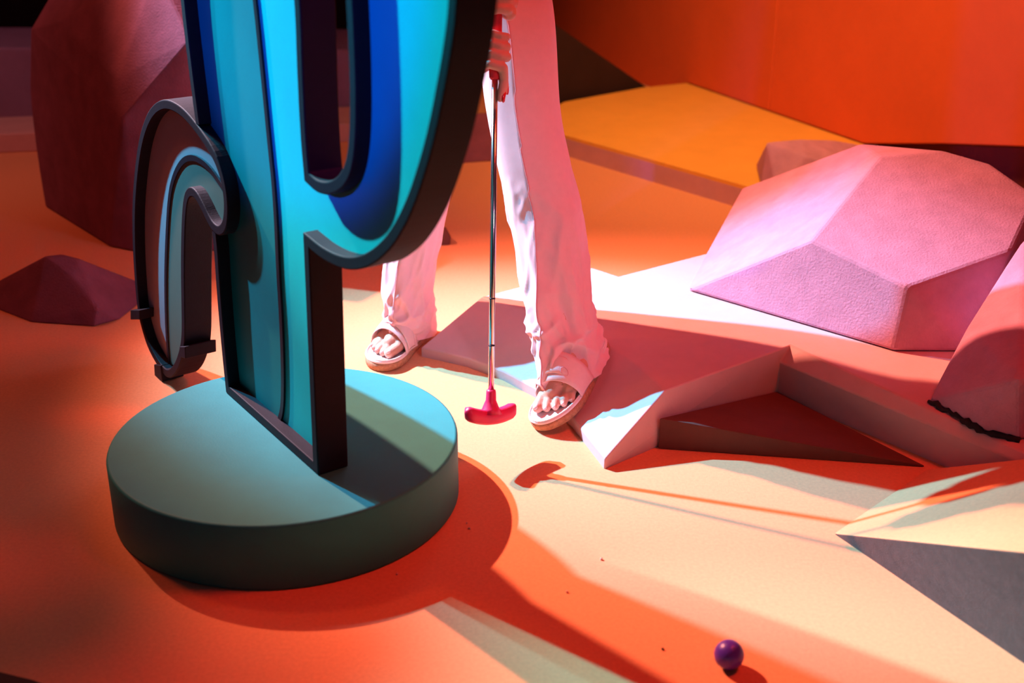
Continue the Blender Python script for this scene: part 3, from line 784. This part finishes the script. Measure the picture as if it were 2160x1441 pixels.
def sandal(Fm, s, label_side):
    root = None
    lay = [(-.004, 0.0), (0, .003), (.001, .012), (0, .019)]
    ol = [outline(s, g_) for g_, _ in lay]; m = len(ol[0]); vs = []; fs = []
    for l, (_, z) in zip(ol, lay): vs += [Fm @ Vector((x, y, z)) for x, y in l]
    for k_ in range(len(lay)-1):
        for i in range(m): fs.append((k_*m+i, k_*m+(i+1) % m, (k_+1)*m+(i+1) % m, (k_+1)*m+i))
    fs += [tuple(range(m-1, -1, -1)), tuple((len(lay)-1)*m+i for i in range(m))]
    sole = mk('sandal', vs, fs, 'cork', person, True); sole['label'] = 'cork-soled pink sandal'
    # footbed with a raised rim
    lay = [(-.001, .019), (.0005, .022), (-.002, .0255), (-.006, .0255), (-.010, .0215)]
    ol = [outline(s, g_) for g_, _ in lay]; vs = []; fs = []
    for l, (_, z) in zip(ol, lay): vs += [Fm @ Vector((x, y, z)) for x, y in l]
    for k_ in range(len(lay)-1):
        for i in range(m): fs.append((k_*m+i, k_*m+(i+1) % m, (k_+1)*m+(i+1) % m, (k_+1)*m+i))
    fs += [tuple((len(lay)-1)*m+i for i in range(m))]
    mk('footbed', vs, fs, 'footbed', sole, True)
    # rim stitching: short dashes
    rim = outline(s, -.0035); per = [0]
    for i in range(m): per.append(per[-1]+math.dist(rim[i], rim[(i+1) % m]))
    bm = bmesh.new(); nd = 84
    def at(d):
        d %= per[-1]
        for i in range(m):
            if per[i+1] >= d:
                f_ = (d-per[i])/max(1e-9, per[i+1]-per[i]); a, b = rim[i], rim[(i+1) % m]
                return Vector((a[0]+(b[0]-a[0])*f_, a[1]+(b[1]-a[1])*f_, .0262))
    for k_ in range(nd):
        d0 = per[-1]*k_/nd; capsule(bm, Fm @ at(d0+.0010), Fm @ at(d0+per[-1]/nd-.0016), .0017, .0017, n=6)
    from_bm('stitching', bm, 'whitestitch', sole, True)
    return sole
def band(name, Fm, s, x0, x1, y0, y1, hgt, m, parent, lift=0.0, skew=0.0, th=.0028, n=26, narrow=0.0, zend=.022):
    """strap arching across the foot from y0 to y1 (medial + lateral) between x0 and x1"""
    vs = []; fs = []; K = 7
    for lay in (0, 1):
        for i in range(n+1):
            a_ = i/n; y = y0+(y1-y0)*a_
            arch = math.sin(math.pi*a_)**.48
            for k_ in range(K):
                b_ = k_/(K-1); wv = 1-narrow*(2*abs(a_-.5))**2
                x = (x0+x1)/2+(x1-x0)*(b_-.5)*wv+skew*(a_-.5)
                hh = hgt*(1-.55*(x-.095)/.095)
                bulge = .0015*math.sin(math.pi*b_)
                vs.append(Fm @ Vector((x, y*s, zend+arch*hh+lift+(th if lay else 0)*(1 if 0 < k_ < K-1 else .6)+bulge)))
    N_ = (n+1)*K
    for i in range(n):
        for k_ in range(K-1):
            q = i*K+k_; fs.append((N_+q, N_+q+1, N_+q+K+1, N_+q+K)); fs.append((q, q+K, q+K+1, q+1))
    for i in range(n):
        for k_ in (0, K-1):
            q = i*K+k_; fs.append((q, q+K, N_+q+K, N_+q))
    for i in (0, n):
        for k_ in range(K-1):
            q = i*K+k_; fs.append((q, q+1, N_+q+1, N_+q))
    bm = bmesh.new(); bvv = [bm.verts.new(v) for v in vs]
    for f in fs: bm.faces.new([bvv[i] for i in f])
    o = from_bm(name, bm, m, parent, True); return o
for Fm, s in ((FL, sL), (FR, sR)):
    so = sandal(Fm, s, 0)
    band('upper', Fm, s, .118, .172, .049, -.053, .087, 'strap', so, 0, -.018)
    vb = band('velcro_strap', Fm, s, .130, .162, .050, -.046, .087, 'strap', so, .0065, -.020, .0034)
    # round embossed emblem on the strap
    c0 = Fm @ Vector((.142, -.026*s, .0)); 
    em = []
    for k_ in range(17):
        t_ = 2*math.pi*k_/16; em.append(Vector((.150+.0062*math.cos(t_), (-.027+.0062*math.sin(t_)))).to_3d())
    dg = bpy.context.evaluated_depsgraph_get()
    # project the ring on the strap mesh
    pts = []
    for e_ in em:
        best = None; tgt = Fm @ Vector((e_.x, e_.y*s, .2)); dirn = (Fm.to_3x3() @ Vector((0, 0, -1)))
        hit, loc, nr, _ = vb.ray_cast(tgt, dirn)
        if hit: pts.append(loc+nr*.0002)
    if len(pts) > 8: tube('emblem_ring', pts, .0007, 'stitch', so, 6)
# grit on the carpet
for x, y, r_, lab in [(1268, 1181, .0028, 'tiny pale crumb on the brightly lit carpet beside the cactus shadow'),
                      (985, 1105, .0022, 'smaller of two tiny crumbs in the red shadow of the round base'),
                      (990, 1116, .0026, 'larger of two tiny crumbs in the red shadow of the round base'),
                      (1196, 1250, .0026, 'tiny crumb inside the long red shadow of the cactus'),
                      (838, 1212, .0022, 'tiny crumb close to the front rim of the round base'),
                      (1398, 1371, .0024, 'tiny dark crumb lying nearest the golf ball'),
                      (780, 836, .002, 'tiny crumb hidden close behind the round base')][:6]:
    c = G(x, y); bm = bmesh.new(); bmesh.ops.create_icosphere(bm, subdivisions=1, radius=r_)
    for v in bm.verts: v.co *= random.uniform(.75, 1.2)
    o = from_bm('grit_crumb', bm, 'line' if 'dark' in lab else 'crumb'); o.location = (c.x, c.y, r_*.7)
    tag(o, lab, 'crumb', 'grit crumbs on the carpet')
